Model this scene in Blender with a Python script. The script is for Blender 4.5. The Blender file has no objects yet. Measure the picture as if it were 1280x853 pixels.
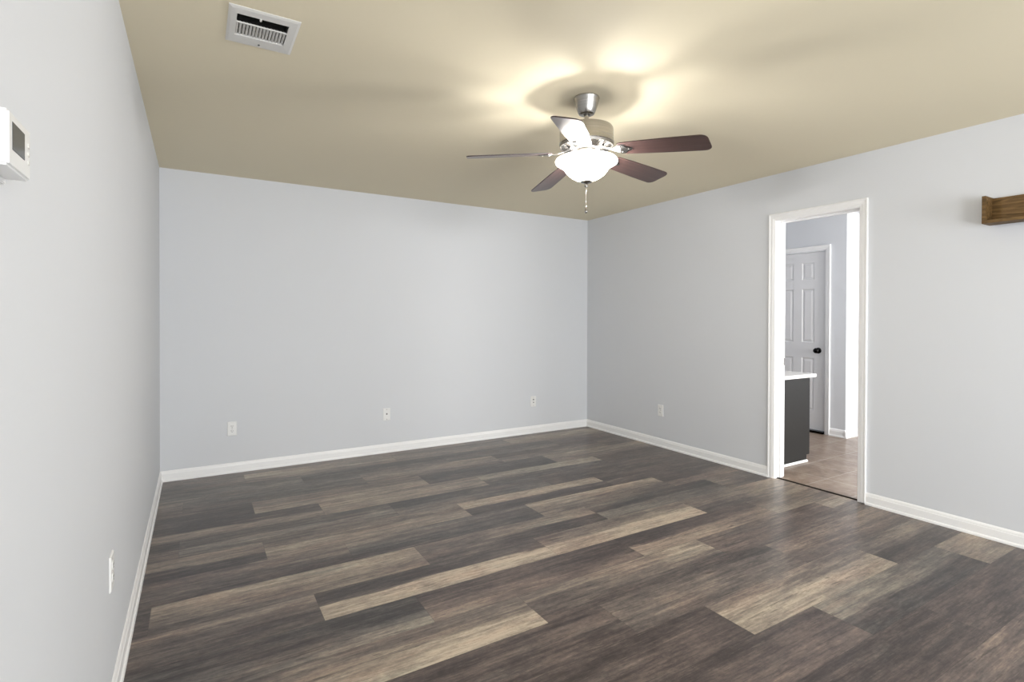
import bpy, bmesh, math, random
from mathutils import Vector, Matrix

S = bpy.context.scene
C = S.collection
PI = math.pi

# ------------------------------------------------------------------ camera
F_PX, YAW, TILT, ROLL, SY = 658.5945, 0.5407, 0.0077, 0.0030, -24.19
CAM = Vector((0.2354, -4.9005, 1.2859))
fwd = Vector((math.sin(YAW)*math.cos(TILT), math.cos(YAW)*math.cos(TILT), -math.sin(TILT)))
rt = Vector((math.cos(YAW), -math.sin(YAW), 0)); up = rt.cross(fwd)
r2 = rt*math.cos(ROLL)+up*math.sin(ROLL); u2 = -rt*math.sin(ROLL)+up*math.cos(ROLL)
cam = bpy.data.objects.new('camera', bpy.data.cameras.new('camera'))
M = Matrix((r2, u2, -fwd)).transposed().to_4x4(); M.translation = CAM
cam.matrix_world = M
cam.data.sensor_width = 36; cam.data.lens = F_PX/1280*36; cam.data.shift_y = SY/1280
cam.data.clip_start = 0.02
C.objects.link(cam); S.camera = cam

# ------------------------------------------------------------------ view, world, daylight
S.view_settings.view_transform = 'Standard'; S.view_settings.look = 'None'
S.view_settings.gamma = 1; S.view_settings.use_curve_mapping = False
S.view_settings.exposure = 0.16
S.cycles.use_denoising = True
S.cycles.max_bounces = 12; S.cycles.diffuse_bounces = 8
S.cycles.sample_clamp_indirect = 6
S.cycles.caustics_reflective = True; S.cycles.caustics_refractive = False
S.cycles.blur_glossy = 0.6

wd = bpy.data.worlds.new('sky'); S.world = wd; wd.use_nodes = True
wn = wd.node_tree; bg = wn.nodes['Background']
bg.inputs[0].default_value = (0.75, 0.86, 1.0, 1); bg.inputs[1].default_value = 1.0

def area(name, loc, rot, sx, sy, power, col=(1, 1, 1), spread=180):
    l = bpy.data.lights.new(name, 'AREA'); l.shape = 'RECTANGLE'; l.size = sx; l.size_y = sy
    l.energy = power; l.color = col; l.spread = math.radians(spread)
    o = bpy.data.objects.new(name, l); o.location = loc; o.rotation_euler = rot; C.objects.link(o); return o
DAY = (0.962, 0.98, 1.0)
# daylight entering by the windows of the wall behind the camera, and by the kitchen window
area('window_daylight', (1.0, -7.24, 1.06), (math.radians(96), 0, 0), 1.5, 1.85, 82, DAY)
area('window_daylight', (3.2, -7.24, 1.06), (math.radians(96), 0, 0), 1.5, 1.85, 82, DAY)
area('kitchen_daylight', (5.62, -5.28, 1.45), (math.radians(90), 0, 0), 1.6, 1.3, 165, (1, .98, .945))

W, H = 4.219, 2.44
YR = -7.2          # wall behind the camera
FAN = Vector((1.995, -2.723, 0))

# ------------------------------------------------------------------ node helpers
class G:
    def __init__(s, name):
        s.m = bpy.data.materials.new(name); s.m.use_nodes = True; s.t = s.m.node_tree
        s.b = s.t.nodes['Principled BSDF']
    def n(s, typ, **kw):
        x = s.t.nodes.new(typ)
        for k, v in kw.items(): setattr(x, k, v)
        return x
    def l(s, a, b): s.t.links.new(a, b)
    def put(s, sock, v):
        if isinstance(v, bpy.types.NodeSocket): s.l(v, sock)
        else: sock.default_value = v
    def math(s, op, a, b=0.0, c=None, clamp=False):
        x = s.n('ShaderNodeMath', operation=op, use_clamp=clamp)
        s.put(x.inputs[0], a); s.put(x.inputs[1], b)
        if c is not None: s.put(x.inputs[2], c)
        return x.outputs[0]
    def noise(s, vec, scale, detail=3, rough=.5, dist=0):
        x = s.n('ShaderNodeTexNoise'); s.l(vec, x.inputs['Vector'])
        x.inputs['Scale'].default_value = scale; x.inputs['Detail'].default_value = detail
        x.inputs['Roughness'].default_value = rough; x.inputs['Distortion'].default_value = dist
        return x.outputs['Fac']
    def ramp(s, fac, stops):
        x = s.n('ShaderNodeValToRGB'); s.l(fac, x.inputs[0]); e = x.color_ramp.elements
        while len(e) < len(stops): e.new(.5)
        for i, (p, c) in enumerate(stops):
            e[i].position = p; e[i].color = (*c, 1) if len(c) == 3 else c
        return x.outputs[0]
    def mix(s, fac, a, b, mode='MIX'):
        x = s.n('ShaderNodeMix', data_type='RGBA', blend_type=mode)
        s.put(x.inputs[0], fac); s.put(x.inputs[6], a); s.put(x.inputs[7], b); return x.outputs[2]
    def mapr(s, v, a, b, c, d):
        x = s.n('ShaderNodeMapRange'); s.put(x.inputs[0], v)
        for i, q in enumerate((a, b, c, d)): x.inputs[i+1].default_value = q
        return x.outputs[0]
    def smooth(s, v, a, b):
        x = s.n('ShaderNodeMapRange', interpolation_type='SMOOTHSTEP'); s.put(x.inputs[0], v)
        x.inputs[1].default_value = a; x.inputs[2].default_value = b; return x.outputs[0]
    def bump(s, h, strength, dist=.001):
        x = s.n('ShaderNodeBump'); s.put(x.inputs['Height'], h)
        x.inputs['Strength'].default_value = strength; x.inputs['Distance'].default_value = dist
        s.l(x.outputs[0], s.b.inputs['Normal'])
    def set(s, **kw):
        for k, v in kw.items(): s.put(s.b.inputs[k.replace('_', ' ')], v)
        return s.m
def srgb(r, g, b):
    f = lambda c: (c/255/12.92) if c/255 <= .04045 else ((c/255+.055)/1.055)**2.4
    return (f(r), f(g), f(b), 1)
def plain(name, col, rough=.5, metal=0, spec=.5, var=.03, scale=30):
    g = G(name); tc = g.n('ShaderNodeTexCoord')
    n = g.noise(tc.outputs['Object'], scale, 3)
    c = g.mix(n, tuple(x*(1-var) for x in col[:3])+(1,), tuple(min(1, x*(1+var)) for x in col[:3])+(1,))
    return g.set(Base_Color=c, Roughness=rough, Metallic=metal, Specular_IOR_Level=spec)

def paint(name, col, rough=.6, spec=.3, bumps=.12):
    g = G(name); tc = g.n('ShaderNodeTexCoord'); o = tc.outputs['Object']
    n = g.noise(o, 1.3, 2)
    c = g.mix(n, tuple(x*.985 for x in col[:3])+(1,), tuple(x*1.015 for x in col[:3])+(1,))
    g.bump(g.noise(o, 190, 2), bumps, .0008)
    return g.set(Base_Color=c, Roughness=rough, Specular_IOR_Level=spec)

M_WALL = paint('wall_paint', (0.655, 0.672, 0.70), .62, .2)
M_CEIL = paint('ceiling_paint', (0.735, 0.665, 0.50), .65, .25, .25)
M_TRIM = plain('white_trim_paint', (0.86, 0.86, 0.86), .28, 0, .5, .01)
M_DOOR = plain('white_door_paint', (0.74, 0.74, 0.75), .35, 0, .5, .01)
M_PLASTIC = plain('white_plastic', (0.78, 0.78, 0.77), .3, 0, .5, .01)
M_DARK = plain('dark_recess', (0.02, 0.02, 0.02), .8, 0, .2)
M_SLOT = plain('dark_slot', (0.09, 0.09, 0.09), .6, 0, .2)
M_VENT = plain('vent_enamel', (0.66, 0.65, 0.62), .4, 0, .4, .02)
M_CAB = plain('charcoal_cabinet_paint', (0.012, 0.0125, 0.0125), .45, 0, .5, .08, 8)
M_QUARTZ = plain('white_counter', (0.80, 0.79, 0.77), .2, 0, .5, .05, 60)
M_BLACK = plain('black_metal', (0.018, 0.017, 0.017), .25, 1.0, .5)
M_LCD = plain('lcd_screen', (0.075, 0.08, 0.08), .12, 0, .5, .1, 60)
M_SUB = plain('subfloor', (0.02, 0.017, 0.015), .9, 0, .1)

def nickel():
    g = G('brushed_nickel'); tc = g.n('ShaderNodeTexCoord')
    mp = g.n('ShaderNodeMapping'); mp.inputs['Scale'].default_value = (3, 3, 260); g.l(tc.outputs['Object'], mp.inputs[0])
    n = g.noise(mp.outputs[0], 1.0, 4)
    c = g.mix(n, (.27, .255, .24, 1), (.46, .445, .42, 1))
    r = g.mapr(n, 0, 1, .16, .32)
    return g.set(Base_Color=c, Metallic=1.0, Roughness=r, Anisotropic=.4)
M_NICKEL = nickel()

def blade_wood():
    g = G('walnut_blade'); tc = g.n('ShaderNodeTexCoord')
    mp = g.n('ShaderNodeMapping'); mp.inputs['Scale'].default_value = (1.2, 26, 26); g.l(tc.outputs['Object'], mp.inputs[0])
    n = g.noise(mp.outputs[0], 3.0, 6, .6, .4)
    c = g.ramp(n, [(.3, (.030, .016, .014)), (.55, (.060, .032, .028)), (.75, (.092, .052, .046))])
    return g.set(Base_Color=c, Roughness=.30, Specular_IOR_Level=.5, Coat_Weight=.3, Coat_Roughness=.2)
M_BLADE = blade_wood()

def shelf_wood():
    g = G('rustic_pine'); tc = g.n('ShaderNodeTexCoord')
    mp = g.n('ShaderNodeMapping'); mp.inputs['Scale'].default_value = (22, 2.2, 22); g.l(tc.outputs['Object'], mp.inputs[0])
    n = g.noise(mp.outputs[0], 2.4, 6, .62, .8)
    c = g.ramp(n, [(.30, (.035, .020, .006)), (.5, (.12, .068, .022)), (.72, (.26, .155, .06))])
    g.bump(n, .3, .002)
    return g.set(Base_Color=c, Roughness=.6, Specular_IOR_Level=.3)
M_SHELF = shelf_wood()

def floor_mat():
    """Printed vinyl planks: each plank carries four strip tones at either end; grain and streaks are procedural."""
    g = G('weathered_plank_floor')
    uv = g.n('ShaderNodeUVMap', uv_map='plank_uv').outputs[0]
    sep = g.n('ShaderNodeSeparateXYZ'); g.l(uv, sep.inputs[0]); U, V = sep.outputs[0], sep.outputs[1]
    at = lambda nm: g.n('ShaderNodeAttribute', attribute_name=nm)
    tl, tr, pr = at('tone_left'), at('tone_right'), at('plank_random')
    pc = g.n('ShaderNodeSeparateColor'); g.l(pr.outputs['Color'], pc.inputs[0])
    rnd, cool, mauve = pc.outputs[0], pc.outputs[1], pc.outputs[2]
    tc = g.n('ShaderNodeTexCoord'); ob = tc.outputs['Object']
    # per-plank offset so that the print breaks at each joint
    off = g.n('ShaderNodeCombineXYZ'); g.l(g.math('MULTIPLY', rnd, 37.0), off.inputs[0]); g.l(g.math('MULTIPLY', rnd, 91.0), off.inputs[1]); g.l(g.math('MULTIPLY', rnd, 53.0), off.inputs[2])
    va = g.n('ShaderNodeVectorMath', operation='ADD'); g.l(ob, va.inputs[0]); g.l(off.outputs[0], va.inputs[1]); P = va.outputs[0]
    def stretched(sx, sy, scale, detail, rough=.55, dist=0):
        mp = g.n('ShaderNodeMapping'); mp.inputs['Scale'].default_value = (sx, sy, 1); g.l(P, mp.inputs[0])
        return g.noise(mp.outputs[0], scale, detail, rough, dist)
    warp = stretched(1.0, 9.0, 1.3, 6, .6)
    warp2 = stretched(1.2, 3.0, 3.0, 3)
    v = g.math('ADD', V, g.math('MULTIPLY', g.math('SUBTRACT', warp, .5), .5))
    u = g.smooth(g.math('ADD', U, g.math('MULTIPLY', g.math('SUBTRACT', warp2, .5), .7)), .15, .85)
    TL = g.n('ShaderNodeSeparateColor'); g.l(tl.outputs['Color'], TL.inputs[0])
    TR = g.n('ShaderNodeSeparateColor'); g.l(tr.outputs['Color'], TR.inputs[0])
    def lerp(a, b, f): return g.math('ADD', a, g.math('MULTIPLY', g.math('SUBTRACT', b, a), f))
    t = [lerp(TL.outputs[i], TR.outputs[i], u) for i in range(3)] + [lerp(tl.outputs['Alpha'], tr.outputs['Alpha'], u)]
    tone = lerp(t[0], t[1], g.smooth(v, .20, .30))
    tone = lerp(tone, t[2], g.smooth(v, .45, .55))
    tone = lerp(tone, t[3], g.smooth(v, .70, .80))
    streak = stretched(1.0, 16.0, 2.2, 6, .62)
    fine = stretched(2.6, 26.0, 3.4, 6, .78)
    cross = stretched(9.0, 14.0, 4.5, 6, .8)
    blot = stretched(1.0, 2.2, 5.0, 5, .6)
    tone = g.math('ADD', tone, g.math('MULTIPLY', g.math('SUBTRACT', streak, .5), .95))
    tone = g.math('ADD', tone, g.math('MULTIPLY', g.math('SUBTRACT', blot, .5), .5))
    tone = g.math('ADD', tone, g.math('MULTIPLY', g.math('SUBTRACT', fine, .5), .95))
    tone = g.math('ADD', tone, g.math('MULTIPLY', g.math('SUBTRACT', cross, .5), .6))
    col = g.ramp(tone, [(0.0, (.034, .028, .027)), (.22, (.078, .064, .060)), (.45, (.150, .123, .107)), (.72, (.29, .240, .188)), (1.0, (.52, .435, .335))])
    # slate and mauve casts wander over the print
    hue = stretched(.8, 5.0, 1.8, 3)
    slate = g.math('MULTIPLY', g.smooth(g.math('ADD', hue, g.math('MULTIPLY', g.math('SUBTRACT', cool, .5), .34)), .44, .66), .55)
    col = g.mix(slate, col, g.mix(1.0, col, (.86, 1.0, 1.05, 1), 'MULTIPLY'))
    hue2 = stretched(1.1, 4.0, 2.4, 3)
    mv = g.math('MULTIPLY', g.smooth(g.math('ADD', hue2, g.math('MULTIPLY', g.math('SUBTRACT', mauve, .5), .4)), .42, .64), .65)
    col = g.mix(mv, col, g.mix(1.0, col, (1.05, .94, .93, 1), 'MULTIPLY'))
    # knots and dark checks
    mp = g.n('ShaderNodeMapping'); mp.inputs['Scale'].default_value = (2.6, 8.0, 1); g.l(P, mp.inputs[0])
    vo = g.n('ShaderNodeTexVoronoi'); g.l(mp.outputs[0], vo.inputs['Vector']); vo.inputs['Scale'].default_value = 1.5; vo.inputs['Randomness'].default_value = 1
    kn = g.math('SUBTRACT', 1.0, g.smooth(g.math('ADD', vo.outputs['Distance'], g.math('MULTIPLY', g.math('SUBTRACT', fine, .5), .22)), .03, .15))
    check = g.math('SUBTRACT', 1.0, g.smooth(stretched(1.6, 26.0, 2.6, 5, .75), .36, .43))
    dark = g.math('MULTIPLY', g.math('MAXIMUM', g.math('MULTIPLY', kn, .9), check), .6)
    col = g.mix(dark, col, (.035, .026, .022, 1))
    light = g.smooth(stretched(2.2, 30.0, 3.0, 5, .78), .58, .70)
    col = g.mix(g.math('MULTIPLY', light, .30), col, (.33, .28, .23, 1))
    # joints: a hairline at each plank edge
    def edge(x, w): return g.math('LESS_THAN', g.math('MINIMUM', x, g.math('SUBTRACT', 1.0, x)), w)
    jt = g.math('MAXIMUM', edge(U, .0009), edge(V, .0045))
    col = g.mix(g.math('MULTIPLY', jt, .5), col, (.03, .024, .02, 1))
    g.bump(g.math('ADD', fine, g.math('MULTIPLY', jt, -2.0)), .22, .0006)
    rough = g.mapr(streak, .2, .8, .27, .40)
    return g.set(Base_Color=col, Roughness=rough, Specular_IOR_Level=.42)
M_FLOOR = floor_mat()

def tile_mat():
    g = G('beige_ceramic_tile'); tc = g.n('ShaderNodeTexCoord'); ob = tc.outputs['Object']
    mp = g.n('ShaderNodeMapping'); mp.inputs['Location'].default_value = (-.255, .262, 0); g.l(ob, mp.inputs[0])
    br = g.n('ShaderNodeTexBrick'); g.l(mp.outputs[0], br.inputs['Vector'])
    br.offset = 0; br.inputs['Scale'].default_value = 1
    br.inputs['Brick Width'].default_value = .332; br.inputs['Row Height'].default_value = .332
    br.inputs['Mortar Size'].default_value = .0035; br.inputs['Mortar Smooth'].default_value = .2
    n = g.noise(ob, 5, 6, .65, .6); n2 = g.noise(ob, 22, 5, .7)
    c = g.ramp(g.math('ADD', n, g.math('MULTIPLY', g.math('SUBTRACT', n2, .5), .5)), [(.32, (.15, .105, .075)), (.5, (.225, .165, .125)), (.7, (.31, .25, .20))])
    c = g.mix(br.outputs['Fac'], c, (.40, .35, .30, 1))
    g.bump(g.math('MULTIPLY', br.outputs['Fac'], -1.0), .4, .002)
    return g.set(Base_Color=c, Roughness=.33, Specular_IOR_Level=.5)
M_TILE = tile_mat()

def glass_bowl_mat():
    g = G('frosted_lit_glass')
    tr = g.n('ShaderNodeBsdfTranslucent'); tr.inputs[0].default_value = (1, .97, .93, 1)
    em = g.n('ShaderNodeEmission'); em.inputs[0].default_value = (1, .95, .89, 1); em.inputs[1].default_value = 3.2
    ad = g.n('ShaderNodeAddShader'); mx = g.n('ShaderNodeMixShader'); mx.inputs[0].default_value = .5
    tp = g.n('ShaderNodeBsdfTransparent'); m2 = g.n('ShaderNodeMixShader'); m2.inputs[0].default_value = .75
    g.b.inputs['Base Color'].default_value = (.9, .88, .84, 1); g.b.inputs['Roughness'].default_value = .25
    g.l(g.b.outputs[0], mx.inputs[1]); g.l(tr.outputs[0], mx.inputs[2])
    g.l(mx.outputs[0], m2.inputs[1]); g.l(tp.outputs[0], m2.inputs[2]); g.l(m2.outputs[0], ad.inputs[0]); g.l(em.outputs[0], ad.inputs[1])
    out = [n for n in g.t.nodes if n.type == 'OUTPUT_MATERIAL'][0]; g.l(ad.outputs[0], out.inputs[0])
    return g.m
M_BOWL = glass_bowl_mat()
def bulb_mat():
    g = G('lit_bulb'); return g.set(Base_Color=(1, .95, .9, 1), Emission_Color=(1, .98, .955, 1), Emission_Strength=760.0)
M_BULB = bulb_mat()
def window_glass():
    g = G('window_glass'); return g.set(Base_Color=(1, 1, 1, 1), Roughness=0.0, Transmission_Weight=1.0, IOR=1.01)
M_GLASS = window_glass()

# ------------------------------------------------------------------ mesh helpers
def obj(name, bm, mat, parent=None, smooth=False, loc=None, angle=None):
    me = bpy.data.meshes.new(name); bm.normal_update(); bm.to_mesh(me); bm.free()
    me.materials.append(mat)
    if smooth:
        for p in me.polygons: p.use_smooth = True
        if angle is not None: me.set_sharp_from_angle(angle=math.radians(angle))
    o = bpy.data.objects.new(name, me); C.objects.link(o)
    if parent is not None: o.parent = parent
    if loc is not None: o.location = loc
    return o
def struct(name, bm, mat, parent=None, **k):
    o = obj(name, bm, mat, parent, **k)
    if parent is None: o['kind'] = 'structure'
    return o
def thing(name, label, cat, loc=(0, 0, 0), rotz=0, group=None):
    o = bpy.data.objects.new(name, None); o.empty_display_size = .05; C.objects.link(o)
    o.location = loc; o.rotation_euler = (0, 0, rotz); o['label'] = label; o['category'] = cat
    if group: o['group'] = group
    return o
def tag(o, label, cat): o['label'] = label; o['category'] = cat; return o

def box(bm, x0, x1, y0, y1, z0, z1, bev=0):
    r = bmesh.ops.create_cube(bm, size=1)
    vs = r['verts']
    for v in vs:
        v.co = Vector((x0+(v.co.x+.5)*(x1-x0), y0+(v.co.y+.5)*(y1-y0), z0+(v.co.z+.5)*(z1-z0)))
    if bev:
        es = list({e for v in vs for e in v.link_edges})
        bmesh.ops.bevel(bm, geom=es, offset=bev, segments=2, affect='EDGES', clamp_overlap=True)
def lathe(bm, prof, seg=48, center=(0, 0), close=False):
    rings = []
    for r, z in prof:
        if r < 1e-6: rings.append([bm.verts.new((center[0], center[1], z))]); continue
        rings.append([bm.verts.new((center[0]+r*math.cos(2*PI*i/seg), center[1]+r*math.sin(2*PI*i/seg), z)) for i in range(seg)])
    if close: rings.append(rings[0])
    for a, b in zip(rings, rings[1:]):
        if len(a) == 1 and len(b) == 1: continue
        for i in range(seg):
            j = (i+1) % seg
            if len(a) == 1: bm.faces.new((a[0], b[j], b[i]))
            elif len(b) == 1: bm.faces.new((a[i], a[j], b[0]))
            else: bm.faces.new((a[i], a[j], b[j], b[i]))
def tube(bm, pts, rad, seg=10):
    pts = [Vector(p) for p in pts]; rings = []
    for i, p in enumerate(pts):
        d = (pts[min(i+1, len(pts)-1)]-pts[max(i-1, 0)]).normalized()
        a = d.orthogonal().normalized() if i == 0 else (a-d*a.dot(d)).normalized()
        b = d.cross(a); r = rad[i] if isinstance(rad, (list, tuple)) else rad
        rings.append([bm.verts.new(p+(a*math.cos(2*PI*k/seg)+b*math.sin(2*PI*k/seg))*r) for k in range(seg)])
    for A, B in zip(rings, rings[1:]):
        for k in range(seg): bm.faces.new((A[k], A[(k+1) % seg], B[(k+1) % seg], B[k]))
    bm.faces.new(rings[0][::-1]); bm.faces.new(rings[-1])
def sweep(bm, prof, p0, p1, out, upv=(0, 0, 1), m0=0.0, m1=0.0):
    """profile (d, h): d along `out`, h along `upv`; m0/m1 shift the ends per unit of h or d (mitre)"""
    p0, p1, out, upv = Vector(p0), Vector(p1), Vector(out), Vector(upv); d = (p1-p0).normalized()
    A = [bm.verts.new(p0+out*a+upv*h+d*(m0*h)) for a, h in prof]
    B = [bm.verts.new(p1+out*a+upv*h+d*(m1*h)) for a, h in prof]
    n = len(prof)
    for i in range(n):
        j = (i+1) % n; bm.faces.new((A[i], A[j], B[j], B[i]))
    bm.faces.new(A[::-1]); bm.faces.new(B)
def fixn(bm): bmesh.ops.recalc_face_normals(bm, faces=bm.faces[:])
def prism(bm, outline, z0, z1):
    a = [bm.verts.new((x, y, z0)) for x, y in outline]; b = [bm.verts.new((x, y, z1)) for x, y in outline]
    n = len(a)
    for i in range(n): bm.faces.new((a[i], a[(i+1) % n], b[(i+1) % n], b[i]))
    bm.faces.new(a[::-1]); bm.faces.new(b)

# ------------------------------------------------------------------ floor (planks run along x)
ROW0, RW, PL = -.112, .248, 1.2145
OFF = {-1: .15, 0: .567, 1: .957, 2: .16, 3: .565, 4: .957, 5: .155, 6: .56, 7: .957, 8: .066, 9: .703, 10: 1.10, 11: .293, 12: .566, 13: .966, 14: .167, 15: .585, 16: .95}
TONES = {
 -1: ['3333|3333', '3333|4444', '4444|4444', '3344|3344', '4444|3333'],
 0: ['3322|3444', '6765|5564', '3454|2455', '6665|7765'],
 1: ['2344|4454c', '3223|2234c', '2233|3345c', '4332|4433'],
 2: ['5543|5543', '4433|4343c', '5654|6653', '2245|3455', '4433|3333'],
 3: ['4222|2111', '5567|4466', '2122|2211c', '6655|6654'],
 4: ['1165|2265', '6766|5665', '6732|7733c', '3333|2233'],
 5: ['1144|1144', '3354|3354c', '1145|3333c', '3222|3332', '3333|3333'],
 6: ['5621|6511', '4576|5466', '8821|7721', '3233|3322'],
 7: ['3332|5421', '5421|3222c', '7654|8643', '2144|1344m'],
 8: ['2222|2222', '7643|7765', '4432|5611', '4255|1134c', '4543|3211'],
 9: ['4332|6322', '1188|2298', '4588|5699', '4432|6665'],
 10: ['2233|1146c', '2245|2124m', '1177|2355m', '4556|6555'],
 11: ['4444|4444', '4578|4589', '5332|7752', '4332|4434m', '8844|8844'],
 12: ['3322|3322', '2222|2322m', '3443|1344', '4543|6543m'],
 13: ['2222|3322', '1123|1222m', '5788|4587', '4411|6522'],
 14: ['2222|2222', '3322|2233', '1233|2333m', '6621|4411c', '6655|6655'],
 15: ['2222|3333', '2222|2233', '1122|1112m', '2222|2123m'],
 16: ['3333|2222', '3344|4433', '4322|4533m', '3344|4433'],
}
random.seed(5)
bm = bmesh.new()
uvl = bm.loops.layers.uv.new('plank_uv')
cl = bm.loops.layers.float_color.new('tone_left'); cr = bm.loops.layers.float_color.new('tone_right'); cp = bm.loops.layers.float_color.new('plank_random')
r = -1
while True:
    y1 = ROW0-RW*r; y0 = y1-RW; y1 = min(y1, 0.0)
    if y1 < YR: break
    y0 = max(y0, YR)
    off = OFF.get(r, (r*.405+.1) % PL); x = off-PL if off > 0 else off; k = 0
    while x < W+.02:
        a, b = max(x, 0.0), min(x+PL, W+.02)
        if b-a > .015:
            spec = None
            if r in TONES and k < len(TONES[r]): spec = TONES[r][k]
            if spec is None:
                t = random.randint(1, 6); spec = ''.join(str(max(0, min(9, t+random.randint(-2, 2)))) for _ in range(4)); spec += '|'+spec
            flag = spec[9:]
            f4 = lambda s_: tuple(.035+int(ch)/9*.86 for ch in s_)
            tl_, tr_ = f4(spec[0:4]), f4(spec[5:9])
            ua, ub = (a-x)/PL, (b-x)/PL
            vv = [bm.verts.new((a, y0, 0)), bm.verts.new((b, y0, 0)), bm.verts.new((b, y1, 0)), bm.verts.new((a, y1, 0))]
            f = bm.faces.new(vv)
            full = (min(ROW0-RW*r, 0)-y0)/RW
            rn = random.random()
            # tones were read over the visible stretch of each plank
            for lp, (uu, v_) in zip(f.loops, ((0, 1), (1, 1), (1, 0), (0, 0))):
                lp[uvl].uv = (uu, v_); lp[cl] = tl_; lp[cr] = tr_
                lp[cp] = (rn, .9 if 'c' in flag else .12, .9 if 'm' in flag else .4, 1)
        x += PL; k += 1 if b-a > .015 else 0
    r += 1
floor = struct('floor', bm, M_FLOOR)
bm = bmesh.new(); sweep(bm, [(0, -.01), (.026, -.01), (.026, .001), (.022, .0042), (.004, .0042), (0, .001)], (4.2385, -2.986, 0), (4.2385, -2.372, 0), (1, 0, 0)); fixn(bm); struct('trim_6', bm, M_SUB)
bm = bmesh.new(); box(bm, -.2, W+.135, YR-.15, .15, -.12, -.016); struct('floor_base', bm, M_SUB)
bm = bmesh.new(); box(bm, 4.262, 4.345, -2.99, -2.37, -.06, -.001); box(bm, 4.345, 8.0, -5.3, .6, -.06, -.001); struct('floor_kitchen', bm, M_TILE)

# ------------------------------------------------------------------ shell
T = .12
LX = -.004
bm = bmesh.new(); box(bm, LX-T, LX, YR-.15, .15, -.01, H+.01); struct('wall_left', bm, M_WALL)
bm = bmesh.new(); box(bm, LX, W, 0, T, -.01, H+.01); struct('wall_back', bm, M_WALL)
JY0, JY1, JZ = -2.354, -3.004, 2.085       # rough opening
bm = bmesh.new()
box(bm, W, W+T, JY0, .15, -.01, H+.01); box(bm, W, W+T, YR-.15, JY1, -.01, H+.01); box(bm, W, W+T, JY1, JY0, JZ, H+.01)
struct('wall_right', bm, M_WALL)
# wall behind the camera with two windows
bm = bmesh.new()
WX = [(.25, 1.75), (2.45, 3.95)]; WZ = (.10, 2.02)
box(bm, LX, WX[0][0], YR-T, YR, -.01, H); box(bm, WX[0][1], WX[1][0], YR-T, YR, -.01, H); box(bm, WX[1][1], W, YR-T, YR, -.01, H)
for a, b in WX: box(bm, a, b, YR-T, YR, -.01, WZ[0]); box(bm, a, b, YR-T, YR, WZ[1], H)
struct('wall_front', bm, M_WALL)
def window(n, x0, x1, z0, z1, y, d):
    bm = bmesh.new(); w = .045
    box(bm, x0, x0+w, y-.05, y, z0, z1); box(bm, x1-w, x1, y-.05, y, z0, z1)
    box(bm, x0+w, x1-w, y-.05, y, z0, z0+w); box(bm, x0+w, x1-w, y-.05, y, z1-w, z1)
    zm = (z0+z1)/2; box(bm, x0+w, x1-w, y-.045, y-.005, zm-.02, zm+.02)
    box(bm, x0-.03, x1+.03, y-.01, y+.07, z0-.025, z0)
    return struct('window_%d' % n, bm, M_TRIM)
window(1, WX[0][0], WX[0][1], WZ[0], WZ[1], YR-.0, 1); window(2, WX[1][0], WX[1][1], WZ[0], WZ[1], YR-.0, 1)

# ceiling with a hole for the duct of the register
VX0, VX1, VY0, VY1 = .372, .554, -2.655, -2.484
bm = bmesh.new()
box(bm, LX-T, VX0, YR-.15, .15, H, H+.1); box(bm, VX1, W+T, YR-.15, .15, H, H+.1)
box(bm, VX0, VX1, YR-.15, VY0, H, H+.1); box(bm, VX0, VX1, VY1, .15, H, H+.1)
struct('ceiling', bm, M_CEIL)

# kitchen shell
KX, KY = 6.22, -1.90
bm = bmesh.new(); box(bm, KX, KX+T, KY, -1.687, -.01, 2.5); box(bm, KX, KX+T, -1.025, .6, -.01, 2.5); box(bm, KX, KX+T, -1.687, -1.025, 2.045, 2.5)
box(bm, KX+T, 8.0, KY, KY+T, -.01, 2.5)
struct('wall_kitchen_far', bm, M_WALL)
bm = bmesh.new(); box(bm, 8.0, 8.1, -5.3, KY+T, -.01, 2.5); box(bm, 4.339, KX+T, .48, .6, -.01, 2.5)
struct('wall_kitchen_side', bm, M_WALL)
bm = bmesh.new()
box(bm, 4.34, 4.82, -5.32, -5.2, -.01, 2.5); box(bm, 6.42, 8.1, -5.32, -5.2, -.01, 2.5)
box(bm, 4.82, 6.42, -5.32, -5.2, -.01, .8); box(bm, 4.82, 6.42, -5.32, -5.2, 2.1, 2.5)
struct('wall_kitchen_front', bm, M_WALL)
window(3, 4.82, 6.42, .8, 2.1, -5.2, 1)
bm = bmesh.new(); box(bm, 4.339, 8.1, -5.32, .6, 2.44, 2.54); struct('ceiling_kitchen', bm, M_WALL)

# ------------------------------------------------------------------ baseboards: (d out of wall, height) with cap bead and shoe
BB = [(0, 0), (.020, 0), (.020, .010), (.017, .016), (.0125, .018), (.0125, .058), (.0115, .062), (.009, .064), (.009, .068), (.0075, .074), (.0045, .080), (.002, .083), (0, .083)]
bm = bmesh.new(); sweep(bm, BB, (LX, YR, 0), (LX, 0, 0), (1, 0, 0)); fixn(bm); struct('baseboard_left', bm, M_TRIM)
bm = bmesh.new(); sweep(bm, BB, (0, 0, 0), (W, 0, 0), (0, -1, 0)); fixn(bm); struct('baseboard_back', bm, M_TRIM)
bm = bmesh.new(); sweep(bm, BB, (W, 0, 0), (W, -2.318, 0), (-1, 0, 0)); sweep(bm, BB, (W, -3.043, 0), (W, YR, 0), (-1, 0, 0)); fixn(bm); struct('baseboard_right', bm, M_TRIM)
bm = bmesh.new(); sweep(bm, BB, (LX, YR, 0), (W, YR, 0), (0, 1, 0)); fixn(bm); struct('baseboard_front', bm, M_TRIM)
bm = bmesh.new()
sweep(bm, BB, (KX, KY-.0, 0), (KX, -1.735, 0), (-1, 0, 0)); sweep(bm, BB, (KX-.02, KY, 0), (8.0, KY, 0), (0, -1, 0))
fixn(bm); struct('baseboard_kitchen', bm, M_TRIM)

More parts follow.
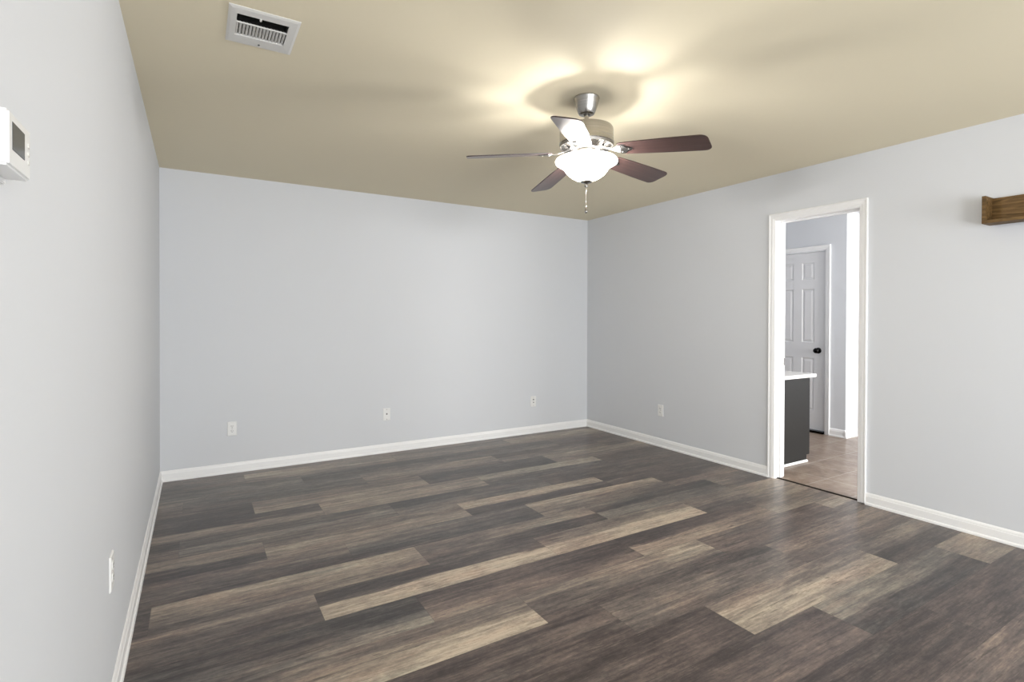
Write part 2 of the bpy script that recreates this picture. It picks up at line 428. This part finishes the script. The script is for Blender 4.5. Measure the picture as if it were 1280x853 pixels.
# ------------------------------------------------------------------ doorway casing and jamb
CW = .052
CP = [(0, 0), (0.007, 0), (.0085, .003), (.0085, .011), (.0105, .014), (.0125, .020), (.0125, .036), (.0145, .040), (.0175, .044), (.0175, CW-.003), (.015, CW), (0, CW)]
def casing(bm, xw, sgn, y0, y1, z, b0=0.0, b1=0.0):
    """three mitred sticks round an opening y0 > y1, head z, on the plane x = xw; sgn = way out of the wall"""
    def stick(p0, p1, o2, m0, m1):
        sweep(bm, CP, p0, p1, (sgn, 0, 0), o2, m0, m1)
    stick((xw, y0, b0), (xw, y0, z), (0, 1, 0), 0, 1)
    stick((xw, y1, b1), (xw, y1, z), (0, -1, 0), 0, 1)
    stick((xw, y1, z), (xw, y0, z), (0, 0, 1), -1, 1)
bm = bmesh.new(); casing(bm, W, -1, -2.366, -2.992, 2.069, 0, .008); casing(bm, W+T, 1, -2.366, -2.992, 2.069); fixn(bm)
struct('trim_1', bm, M_TRIM)
bm = bmesh.new()
jl, jr, jh = -2.372, -2.986, 2.064
box(bm, W-.001, W+T+.001, jl, JY0, 0, JZ); box(bm, W-.001, W+T+.001, JY1, jr, 0, JZ); box(bm, W-.001, W+T+.001, jr, jl, jh, JZ)
# door stop
box(bm, W+.055, W+.090, jl-.011, jl, 0, jh, .002); box(bm, W+.055, W+.090, jr, jr+.011, 0, jh, .002); box(bm, W+.055, W+.090, jr+.011, jl-.011, jh-.011, jh, .002)
jamb = struct('trim_2', bm, M_TRIM)
bm = bmesh.new(); box(bm, W+.096, W+.118, jl-.0018, jl, .905, .965, .0006); so = obj('strike_plate', bm, M_NICKEL, jamb)

# ------------------------------------------------------------------ far kitchen door
DY0, DY1, DZ = -1.676, -1.031, 2.036      # latch side y, hinge side y
bm = bmesh.new(); casing(bm, KX, -1, -1.021, -1.684, 2.050); fixn(bm); struct('trim_3', bm, M_TRIM)
bm = bmesh.new(); box(bm, KX-.001, KX+T, -1.687, -1.679, 0, 2.045); box(bm, KX-.001, KX+T, -1.028, -1.025, 0, 2.045); box(bm, KX-.001, KX+T, -1.687, -1.025, 2.040, 2.045); struct('trim_4', bm, M_TRIM)
bm = bmesh.new()
XF = KX+.022
# slab with six raised panels
zs = [.035, .24, .838, 1.012, 1.625, 1.728, 1.925, DZ]
wd_ = DY1-DY0
ys = [DY0, DY0+.130, DY0+.273, DY0+.372, DY0+.515, DY1]
box(bm, XF+.008, XF+.035, DY0, DY1, .028, DZ)
for a, b in ((ys[0], ys[1]), (ys[2], ys[3]), (ys[4], ys[5])): box(bm, XF, XF+.008, a, b, .028, DZ)
for a, b in ((ys[1], ys[2]), (ys[3], ys[4])):
    for c, d in ((.028, zs[1]), (zs[2], zs[3]), (zs[4], zs[5]), (zs[6], DZ)): box(bm, XF, XF+.008, a, b, c, d)
    for c, d in ((zs[1], zs[2]), (zs[3], zs[4]), (zs[5], zs[6])):
        # raised field with sloped edges
        m = .014; n = .036
        o = [bm.verts.new((XF+.008, yy, zz)) for yy, zz in ((a+m, c+m), (b-m, c+m), (b-m, d-m), (a+m, d-m))]
        i_ = [bm.verts.new((XF+.001, yy, zz)) for yy, zz in ((a+n, c+n), (b-n, c+n), (b-n, d-n), (a+n, d-n))]
        for q in range(4): bm.faces.new((o[q], o[(q+1) % 4], i_[(q+1) % 4], i_[q]))
        bm.faces.new(i_)
        e_ = [bm.verts.new((XF, yy, zz)) for yy, zz in ((a, c), (b, c), (b, d), (a, d))]
        g_ = [bm.verts.new((XF+.0079, yy, zz)) for yy, zz in ((a+.010, c+.010), (b-.010, c+.010), (b-.010, d-.010), (a+.010, d-.010))]
        for q in range(4): bm.faces.new((e_[q], e_[(q+1) % 4], g_[(q+1) % 4], g_[q]))
fixn(bm)
door = struct('door_1', bm, M_DOOR)
bm = bmesh.new()
lathe(bm, [(0, 0), (.033, 0), (.033, .004), (.028, .008), (.013, .010), (.011, .028), (.016, .034), (.026, .040), (.030, .050), (.028, .060), (.020, .067), (0, .070)], 28)
fixn(bm)
kn = obj('door_knob', bm, M_BLACK, door, smooth=True, angle=40); kn.matrix_world = Matrix.Translation((XF, DY0+.080, .925)) @ Matrix.Rotation(-PI/2, 4, 'Y')
bm = bmesh.new(); box(bm, KX-.03, KX+T, -1.679, -1.028, -.001, .024, .003); thr = struct('trim_5', bm, M_BLACK)

# ------------------------------------------------------------------ cabinet and counter
CY = -2.21
cab = thing('base_cabinet', 'charcoal grey base cabinet with plain end panel seen through the doorway', 'cabinet', (4.34, CY, 0))
def rel(o, p): o.location = o.location-Vector(p)
CB = Vector((4.34, CY, 0))
bm = bmesh.new()
prism(bm, [(0, 0), (.606, 0), (.606, .062), (.650, .062), (.650, .755), (0, .755)], 0, .018)
for v in bm.verts: v.co = Vector((v.co.x, v.co.z, v.co.y))
fixn(bm); obj('end_panel', bm, M_CAB, cab)
bm = bmesh.new(); box(bm, 0, .606, .018, 1.55, .0, .06); box(bm, 0, .640, .018, 1.55, .06, .755); obj('body', bm, M_CAB, cab)
for k in range(3):
    y0 = .03+k*.51; bm = bmesh.new()
    box(bm, .650, .668, y0, y0+.495, .075, .742, .002)
    d = obj('door', bm, M_CAB, cab)
    bm = bmesh.new(); tube(bm, [(.669, y0+.44, .62), (.692, y0+.44, .62), (.692, y0+.44, .72), (.669, y0+.44, .72)], .005); fixn(bm); obj('handle', bm, M_BLACK, d, smooth=True)
bm = bmesh.new(); sweep(bm, [(0, 0), (.010, 0), (.009, .008), (.004, .016), (0, .018)], (0, 0, 0), (.612, 0, 0), (0, -1, 0)); fixn(bm)
sm = obj('shoe_molding', bm, M_TRIM, cab); sm['label'] = 'white shoe molding along the cabinet foot'
bm = bmesh.new(); box(bm, 4.34, 5.075, CY-.015, CY+1.56, .7552, .785, .004)
tag(obj('countertop', bm, M_QUARTZ), 'white countertop slab lying on the charcoal cabinet behind the doorway', 'countertop')

# ------------------------------------------------------------------ ceiling fan
fan = thing('ceiling_fan', 'brushed nickel ceiling fan with five dark walnut blades and lit frosted bowl light', 'ceiling fan', (FAN.x, FAN.y, H))
def fz(z): return z-H
bm = bmesh.new()
lathe(bm, [(0, fz(2.4399)), (.066, fz(2.4399)), (.068, fz(2.434)), (.066, fz(2.428)), (.064, fz(2.420)), (.060, fz(2.405)), (.052, fz(2.380)), (.045, fz(2.362)), (.040, fz(2.354)), (.030, fz(2.350)), (.020, fz(2.351)), (.018, fz(2.358)), (0, fz(2.358))], 48); fixn(bm)
obj('canopy', bm, M_NICKEL, fan, smooth=True, angle=35)
bm = bmesh.new(); tube(bm, [(0, 0, fz(2.365)), (0, 0, fz(2.28))], .0115, 20); fixn(bm); obj('downrod', bm, M_NICKEL, fan, smooth=True, angle=40)
bm = bmesh.new()
lathe(bm, [(0, fz(2.300)), (.024, fz(2.300)), (.026, fz(2.290)), (.060, fz(2.287)), (.120, fz(2.285)), (.134, fz(2.281)), (.139, fz(2.273)), (.140, fz(2.262)), (.140, fz(2.205)), (.142, fz(2.202)), (.142, fz(2.196)), (.138, fz(2.192)), (0, fz(2.192))], 64); fixn(bm)
obj('motor_housing', bm, M_NICKEL, fan, smooth=True, angle=35)
# slotted vent ring below the motor
bm = bmesh.new()
N = 40
for i in range(N):
    a0 = 2*PI*i/N; a1 = a0+2*PI/N*.60
    pts = []
    for a in (a0, a1):
        for rr, zz in ((.072, 2.168), (.132, 2.184)): pts.append(Vector((rr*math.cos(a), rr*math.sin(a), fz(zz))))
    p = [bm.verts.new(q) for q in (pts[0], pts[1], pts[3], pts[2])]; q_ = [bm.verts.new(v.co+Vector((0, 0, .008))) for v in p]
    bm.faces.new(p); bm.faces.new(q_[::-1])
    for k in range(4): bm.faces.new((p[k], q_[k], q_[(k+1) % 4], p[(k+1) % 4]))
lathe(bm, [(.130, fz(2.192)), (.141, fz(2.192)), (.139, fz(2.180)), (.130, fz(2.182))], 64, close=True)
lathe(bm, [(.0, fz(2.192)), (.074, fz(2.192)), (.076, fz(2.168)), (.070, fz(2.162)), (0, fz(2.162))], 48)
fixn(bm); obj('vent_ring', bm, M_NICKEL, fan, smooth=True, angle=30)
bm = bmesh.new()
lathe(bm, [(0, fz(2.163)), (.050, fz(2.163)), (.052, fz(2.150)), (.049, fz(2.130)), (.052, fz(2.128)), (.075, fz(2.122)), (.090, fz(2.114)), (.091, fz(2.106)), (.086, fz(2.104)), (0, fz(2.104))], 40); fixn(bm)
obj('switch_housing', bm, M_NICKEL, fan, smooth=True, angle=35)
# blades
PHI0 = -1.1313
ZB = 2.143
def blade_outline(r0=.185, r1=.628):
    top = []
    L_ = r1-r0; rc = .035
    pts = [(r0, .046), (r0+.02, .056), (r0+.12, .0625), (r0+.26, .068), (r1-.06, .0705)]
    for k in range(7):
        a = PI/2*(1-k/6); pts.append((r1-rc+rc*math.cos(a), .0705-rc+rc*math.sin(a)))
    low = [(x, -y) for x, y in pts[::-1]]
    return pts+low
droop = [-.014, .0, -.014, .013, .014]   # order of angle: see dirs below
# visible blades by world angle: k=0 right, 1 back right, 2 back left, 3 left, 4 towards the camera
tipdz = {0: -.014, 1: .014, 2: -.014, 3: .012, 4: .0}
BT = .0055
first = None
for k in range(5):
    ang = PHI0+k*2*PI/5
    dz = (tipdz[k]-.035)/.44
    mat = Matrix.Rotation(ang, 4, 'Z') @ Matrix.Translation((.19, 0, fz(ZB))) @ Matrix.Rotation(-math.atan(dz), 4, 'Y') @ Matrix.Translation((-.19, 0, 0)) @ Matrix.Rotation(math.radians(-12.5), 4, 'X')
    if first is None:
        bm = bmesh.new(); prism(bm, blade_outline()[::-1], -BT/2, BT/2)
        fixn(bm); bmesh.ops.bevel(bm, geom=[e for e in bm.edges if abs(e.verts[0].co.z-e.verts[1].co.z) < 1e-6], offset=.0012, segments=2, affect='EDGES')
        b = obj('blade', bm, M_BLADE, fan); b.matrix_local = mat
        # iron: arm from the motor, spreading into a three-lobed plate under the blade root
        bm = bmesh.new()
        o2 = [(.088, .014), (.120, .011), (.150, .013), (.172, .030), (.186, .040), (.205, .041), (.218, .030), (.226, .016), (.246, .013), (.254, .0)]
        out = o2+[(x, -y) for x, y in o2[-2::-1]]
        prism(bm, out[::-1], -BT/2-.0045, -BT/2-.0006)
        for v in bm.verts:   # the inner end climbs to the motor and levels out
            t = max(0, (.165-v.co.x)/.077)
            if t > 0: v.co.z += .022*t**1.2
        for sx, sy in ((.197, .026), (.197, -.026), (.236, 0)):
            lathe(bm, [(0, -BT/2-.0075), (.004, -BT/2-.0070), (.0055, -BT/2-.0045)], 12, (sx, sy))
        fixn(bm); ir = obj('blade_iron', bm, M_NICKEL, b); first = (b, ir)
    else:
        b = first[0].copy(); C.objects.link(b); b.parent = fan; b.matrix_local = mat
        ir = first[1].copy(); C.objects.link(ir); ir.parent = b; ir.matrix_local = first[1].matrix_local.copy()
# bowl, open on top
bowl = [(.130, 2.121), (.144, 2.119), (.157, 2.114), (.1625, 2.106), (.160, 2.098), (.149, 2.091), (.133, 2.085), (.121, 2.077), (.115, 2.067), (.108, 2.054), (.095, 2.040), (.077, 2.026), (.055, 2.013), (.031, 2.006), (.012, 2.004)]
inn = [(max(r_-.0035, .008), z_+.0035) for r_, z_ in bowl[::-1]]
inn[-1] = (.128, 2.124)
bm = bmesh.new(); lathe(bm, [(a, fz(z)) for a, z in bowl+inn], 64, close=True); fixn(bm)
obj('glass_shade', bm, M_BOWL, fan, smooth=True)
bm = bmesh.new()
lathe(bm, [(0, fz(2.012)), (.030, fz(2.005)), (.031, fz(2.001)), (.026, fz(1.996)), (.012, fz(1.992)), (.008, fz(1.986)), (.010, fz(1.980)), (.008, fz(1.974)), (0, fz(1.971))], 32); fixn(bm)
obj('finial', bm, M_NICKEL, fan, smooth=True, angle=40)
bm = bmesh.new()
z = 1.972
while z > 1.872:
    bmesh.ops.create_icosphere(bm, subdivisions=1, radius=.0015, matrix=Matrix.Translation((0.0, 0, fz(z)))); z -= .0036
tube(bm, [(0, 0, fz(1.975)), (0, 0, fz(1.870))], .0008, 6)
ch = obj('pull_chain', bm, M_NICKEL, fan, smooth=True)
bm = bmesh.new(); lathe(bm, [(0, fz(1.873)), (.003, fz(1.872)), (.0035, fz(1.864)), (.006, fz(1.858)), (.0075, fz(1.846)), (.006, fz(1.838)), (0, fz(1.835))], 16); fixn(bm)
obj('pull_fob', bm, M_NICKEL, ch, smooth=True)
# three bulbs in the bowl
for k in range(3):
    a = PHI0+.5+k*2*PI/3
    bm = bmesh.new(); lathe(bm, [(0, .0), (.012, -.002), (.013, -.018), (.020, -.030), (.024, -.044), (.020, -.058), (.009, -.066), (0, -.068)], 20); fixn(bm)
    bu = obj('bulb', bm, M_BULB, fan, smooth=True); bu.location = (.060*math.cos(a), .060*math.sin(a), fz(2.104))

# ------------------------------------------------------------------ ceiling register
vent = thing('ceiling_vent', 'white metal air register with louvers set in the tan ceiling', 'air vent', (.4685, -2.545, H))
V0 = Vector((.4685, -2.545, H))
fx0, fx1, fy0, fy1 = .342-V0.x, .592-V0.x, -2.700-V0.y, -2.404-V0.y
ox0, ox1 = VX0-V0.x, VX1-V0.x; oy0, oy1 = VY0-V0.y, VY1-V0.y
bm = bmesh.new()
# frame: flat flange with bevelled rim around the opening
def ring(x0, x1, y0, y1, z): return [bm.verts.new(p) for p in ((x0, y0, z), (x1, y0, z), (x1, y1, z), (x0, y1, z))]
R_ = [ring(fx0, fx1, fy0, fy1, 0), ring(fx0, fx1, fy0, fy1, -.003), ring(fx0+.010, fx1-.010, fy0+.010, fy1-.010, -.007), ring(ox0, ox1, oy0, oy1, -.009), ring(ox0, ox1, oy0, oy1, .02)]
for a, b in zip(R_, R_[1:]):
    for q in range(4): bm.faces.new((a[q], a[(q+1) % 4], b[(q+1) % 4], b[q]))
ym = oy0+.066
box(bm, ox0, ox1, ym-.002, ym+.002, -.009, -.004)
fixn(bm); obj('frame', bm, M_VENT, vent)
bm = bmesh.new()     # louvers of the near bank run along x and tilt away
for k in range(5):
    y = oy0+.010+k*.0125
    vs = [bm.verts.new(p) for p in ((ox0, y+.004, .0035), (ox1, y+.004, .0035), (ox1, y-.003, -.0005), (ox0, y-.003, -.0005))]
    v2 = [bm.verts.new(v.co+Vector((0, .0008, .0006))) for v in vs]
    bm.faces.new(vs); bm.faces.new(v2[::-1])
    for q in range(4): bm.faces.new((vs[q], vs[(q+1) % 4], v2[(q+1) % 4], v2[q]))
fixn(bm); obj('long_louvers', bm, M_VENT, vent)
bm = bmesh.new()     # deflector fins of the far bank run along y
nf = 15
for k in range(nf):
    x = ox0+(k+.5)*(ox1-ox0)/nf
    vs = [bm.verts.new(p) for p in ((x-.0058, ym, .000), (x-.0058, oy1, .000), (x+.0015, oy1, -.006), (x+.0015, ym, -.006))]
    v2 = [bm.verts.new(v.co+Vector((.0009, 0, .0003))) for v in vs]
    bm.faces.new(vs); bm.faces.new(v2[::-1])
    for q in range(4): bm.faces.new((vs[q], vs[(q+1) % 4], v2[(q+1) % 4], v2[q]))
fixn(bm); obj('deflector_fins', bm, M_VENT, vent)
bm = bmesh.new(); box(bm, -.020, -.012, oy0-.004, oy0+.012, -.014, -.006, .002); obj('damper_lever', bm, M_VENT, vent)
bm = bmesh.new(); lathe(bm, [(0, -.0115), (.0035, -.0110), (.0045, -.0085)], 12, (-.004, oy1+.045)); fixn(bm); obj('screw', bm, M_SLOT, vent)
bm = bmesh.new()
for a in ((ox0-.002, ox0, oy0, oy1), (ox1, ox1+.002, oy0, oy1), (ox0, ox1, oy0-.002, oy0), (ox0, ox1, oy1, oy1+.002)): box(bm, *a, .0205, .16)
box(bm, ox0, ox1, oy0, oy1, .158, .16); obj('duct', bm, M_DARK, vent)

# ------------------------------------------------------------------ wall plates (built facing -y, origin on the wall, centred)
def plate_mesh(w=.070, h=.115, t=.0055):
    bm = bmesh.new()
    ou = [(-w/2, -h/2), (w/2, -h/2), (w/2, h/2), (-w/2, h/2)]
    def rg(ins, y): return [bm.verts.new((x-math.copysign(ins, x), y, z-math.copysign(ins, z))) for x, z in ou]
    rs = [rg(0, 0), rg(0, -t*.4), rg(.003, -t)]
    for a, b in zip(rs, rs[1:]):
        for q in range(4): bm.faces.new((a[q], a[(q+1) % 4], b[(q+1) % 4], b[q]))
    bm.faces.new(rs[-1]); bm.faces.new(rs[0][::-1]); fixn(bm); return bm
def duplex(label, loc, rz):
    t = thing('wall_outlet', label, 'outlet', loc, rz)
    obj('cover_plate', plate_mesh(), M_PLASTIC, t)
    for s in (1, -1):
        bm = bmesh.new(); out = []
        for k in range(20):
            a = 2*PI*k/20; out.append((.0172*math.cos(a), max(-.0140, min(.0140, .0172*math.sin(a)))))
        prism(bm, out, .0055, .0075)
        for v in bm.verts: v.co = Vector((v.co.x, -v.co.z, v.co.y+s*.0195))
        fixn(bm); rc = obj('receptacle', bm, M_PLASTIC, t)
        bm = bmesh.new(); z = s*.0195
        box(bm, -.0078, -.0048, -.0079, -.0074, z-.001, z+.0075); box(bm, .0048, .0078, -.0079, -.0074, z-.001, z+.0065)
        lathe(bm, [(0, .0079), (.0028, .0079), (.0028, .0074)], 10, (0, 0))
        for v in bm.verts:
            if v.co.z < .02 and v.co.z > .007 and abs(v.co.y) < .004: v.co = Vector((v.co.x, -v.co.z, v.co.y+z-.007))
        fixn(bm); sl = obj('socket_slots', bm, M_SLOT, rc); sl['label'] = 'dark grey socket slots'
    bm = bmesh.new(); lathe(bm, [(0, .0068), (.0028, .0064), (.0032, .0055)], 12)
    for v in bm.verts: v.co = Vector((v.co.x, -v.co.z, v.co.y))
    fixn(bm); obj('screw', bm, M_NICKEL, t)
    return t
def jack(label, loc, rz, two=False):
    t = thing('jack_plate', label, 'wall jack', loc, rz)
    obj('cover_plate', plate_mesh(), M_PLASTIC, t)
    def cyl(name, r_, y1, z, m):
        bm = bmesh.new(); lathe(bm, [(0, y1), (r_, y1), (r_, .005)], 16)
        for v in bm.verts: v.co = Vector((v.co.x, -v.co.z, v.co.y+z))
        fixn(bm); return obj(name, bm, m, t)
    if two:
        cyl('jack_socket', .0075, .0075, .022, M_SLOT); cyl('jack_socket', .006, .0075, -.010, M_SLOT)
    else:
        cyl('jack_socket', .0065, .011, .004, M_SLOT)
    cyl('screw', .003, .0065, .046, M_NICKEL); cyl('screw', .003, .0065, -.046, M_NICKEL)
duplex('white duplex outlet low on the far wall, nearest the left corner', (.491, 0, .364), 0)
jack('white plate with one round jack in the middle of the far wall', (1.79, 0, .363), 0)
jack('faint white plate with two small sockets on the far wall near the right corner', (3.456, 0, .353), 0, True)
duplex('white duplex outlet low on the right wall, left of the doorway', (W, -1.158, .362), -PI/2)
duplex('white duplex outlet on the left wall, seen nearly edge-on above the baseboard', (LX, -2.755, .452), PI/2)

# ------------------------------------------------------------------ thermostat on the left wall
th = thing('thermostat', 'white box thermostat with a dark screen on the left wall', 'thermostat', (LX, -3.935, 1.517))
bm = bmesh.new(); box(bm, 0, .034, -.052, .052, -.0365, .0365, .003); obj('case', bm, M_PLASTIC, th)
bm = bmesh.new(); box(bm, 0, .008, -.056, .050, -.044, -.036, .001); box(bm, 0, .006, -.056, .056, -.036, .0385, .001); obj('base_plate', bm, M_PLASTIC, th)
bm = bmesh.new(); box(bm, .0335, .0346, -.036, .021, -.013, .024, .0004); dsp = obj('display', bm, M_LCD, th); dsp['label'] = 'dark grey screen'
for z in (.012, .0, -.012):
    bm = bmesh.new(); box(bm, .0335, .0352, .037, .044, z-.003, z+.003, .0006); obj('button', bm, M_VENT, th)

# ------------------------------------------------------------------ wooden wall shelf
SH = Vector((W, -3.69, 1.835))
sh = thing('wall_shelf', 'rustic brown wooden shelf mounted high on the right wall, right of the doorway', 'shelf', SH)
D = .115
bm = bmesh.new(); box(bm, -.018, 0, -.62, -.018, .0165, .150, .001); obj('back_board', bm, M_SHELF, sh)
bm = bmesh.new(); box(bm, -D, 0, -.64, 0, -.003, .0155, .001); obj('bottom_board', bm, M_SHELF, sh)
for y in (-.018, -.64):
    bm = bmesh.new(); box(bm, -D, 0, y, y+.018, .0158, .155, .001); obj('end_panel', bm, M_SHELF, sh)
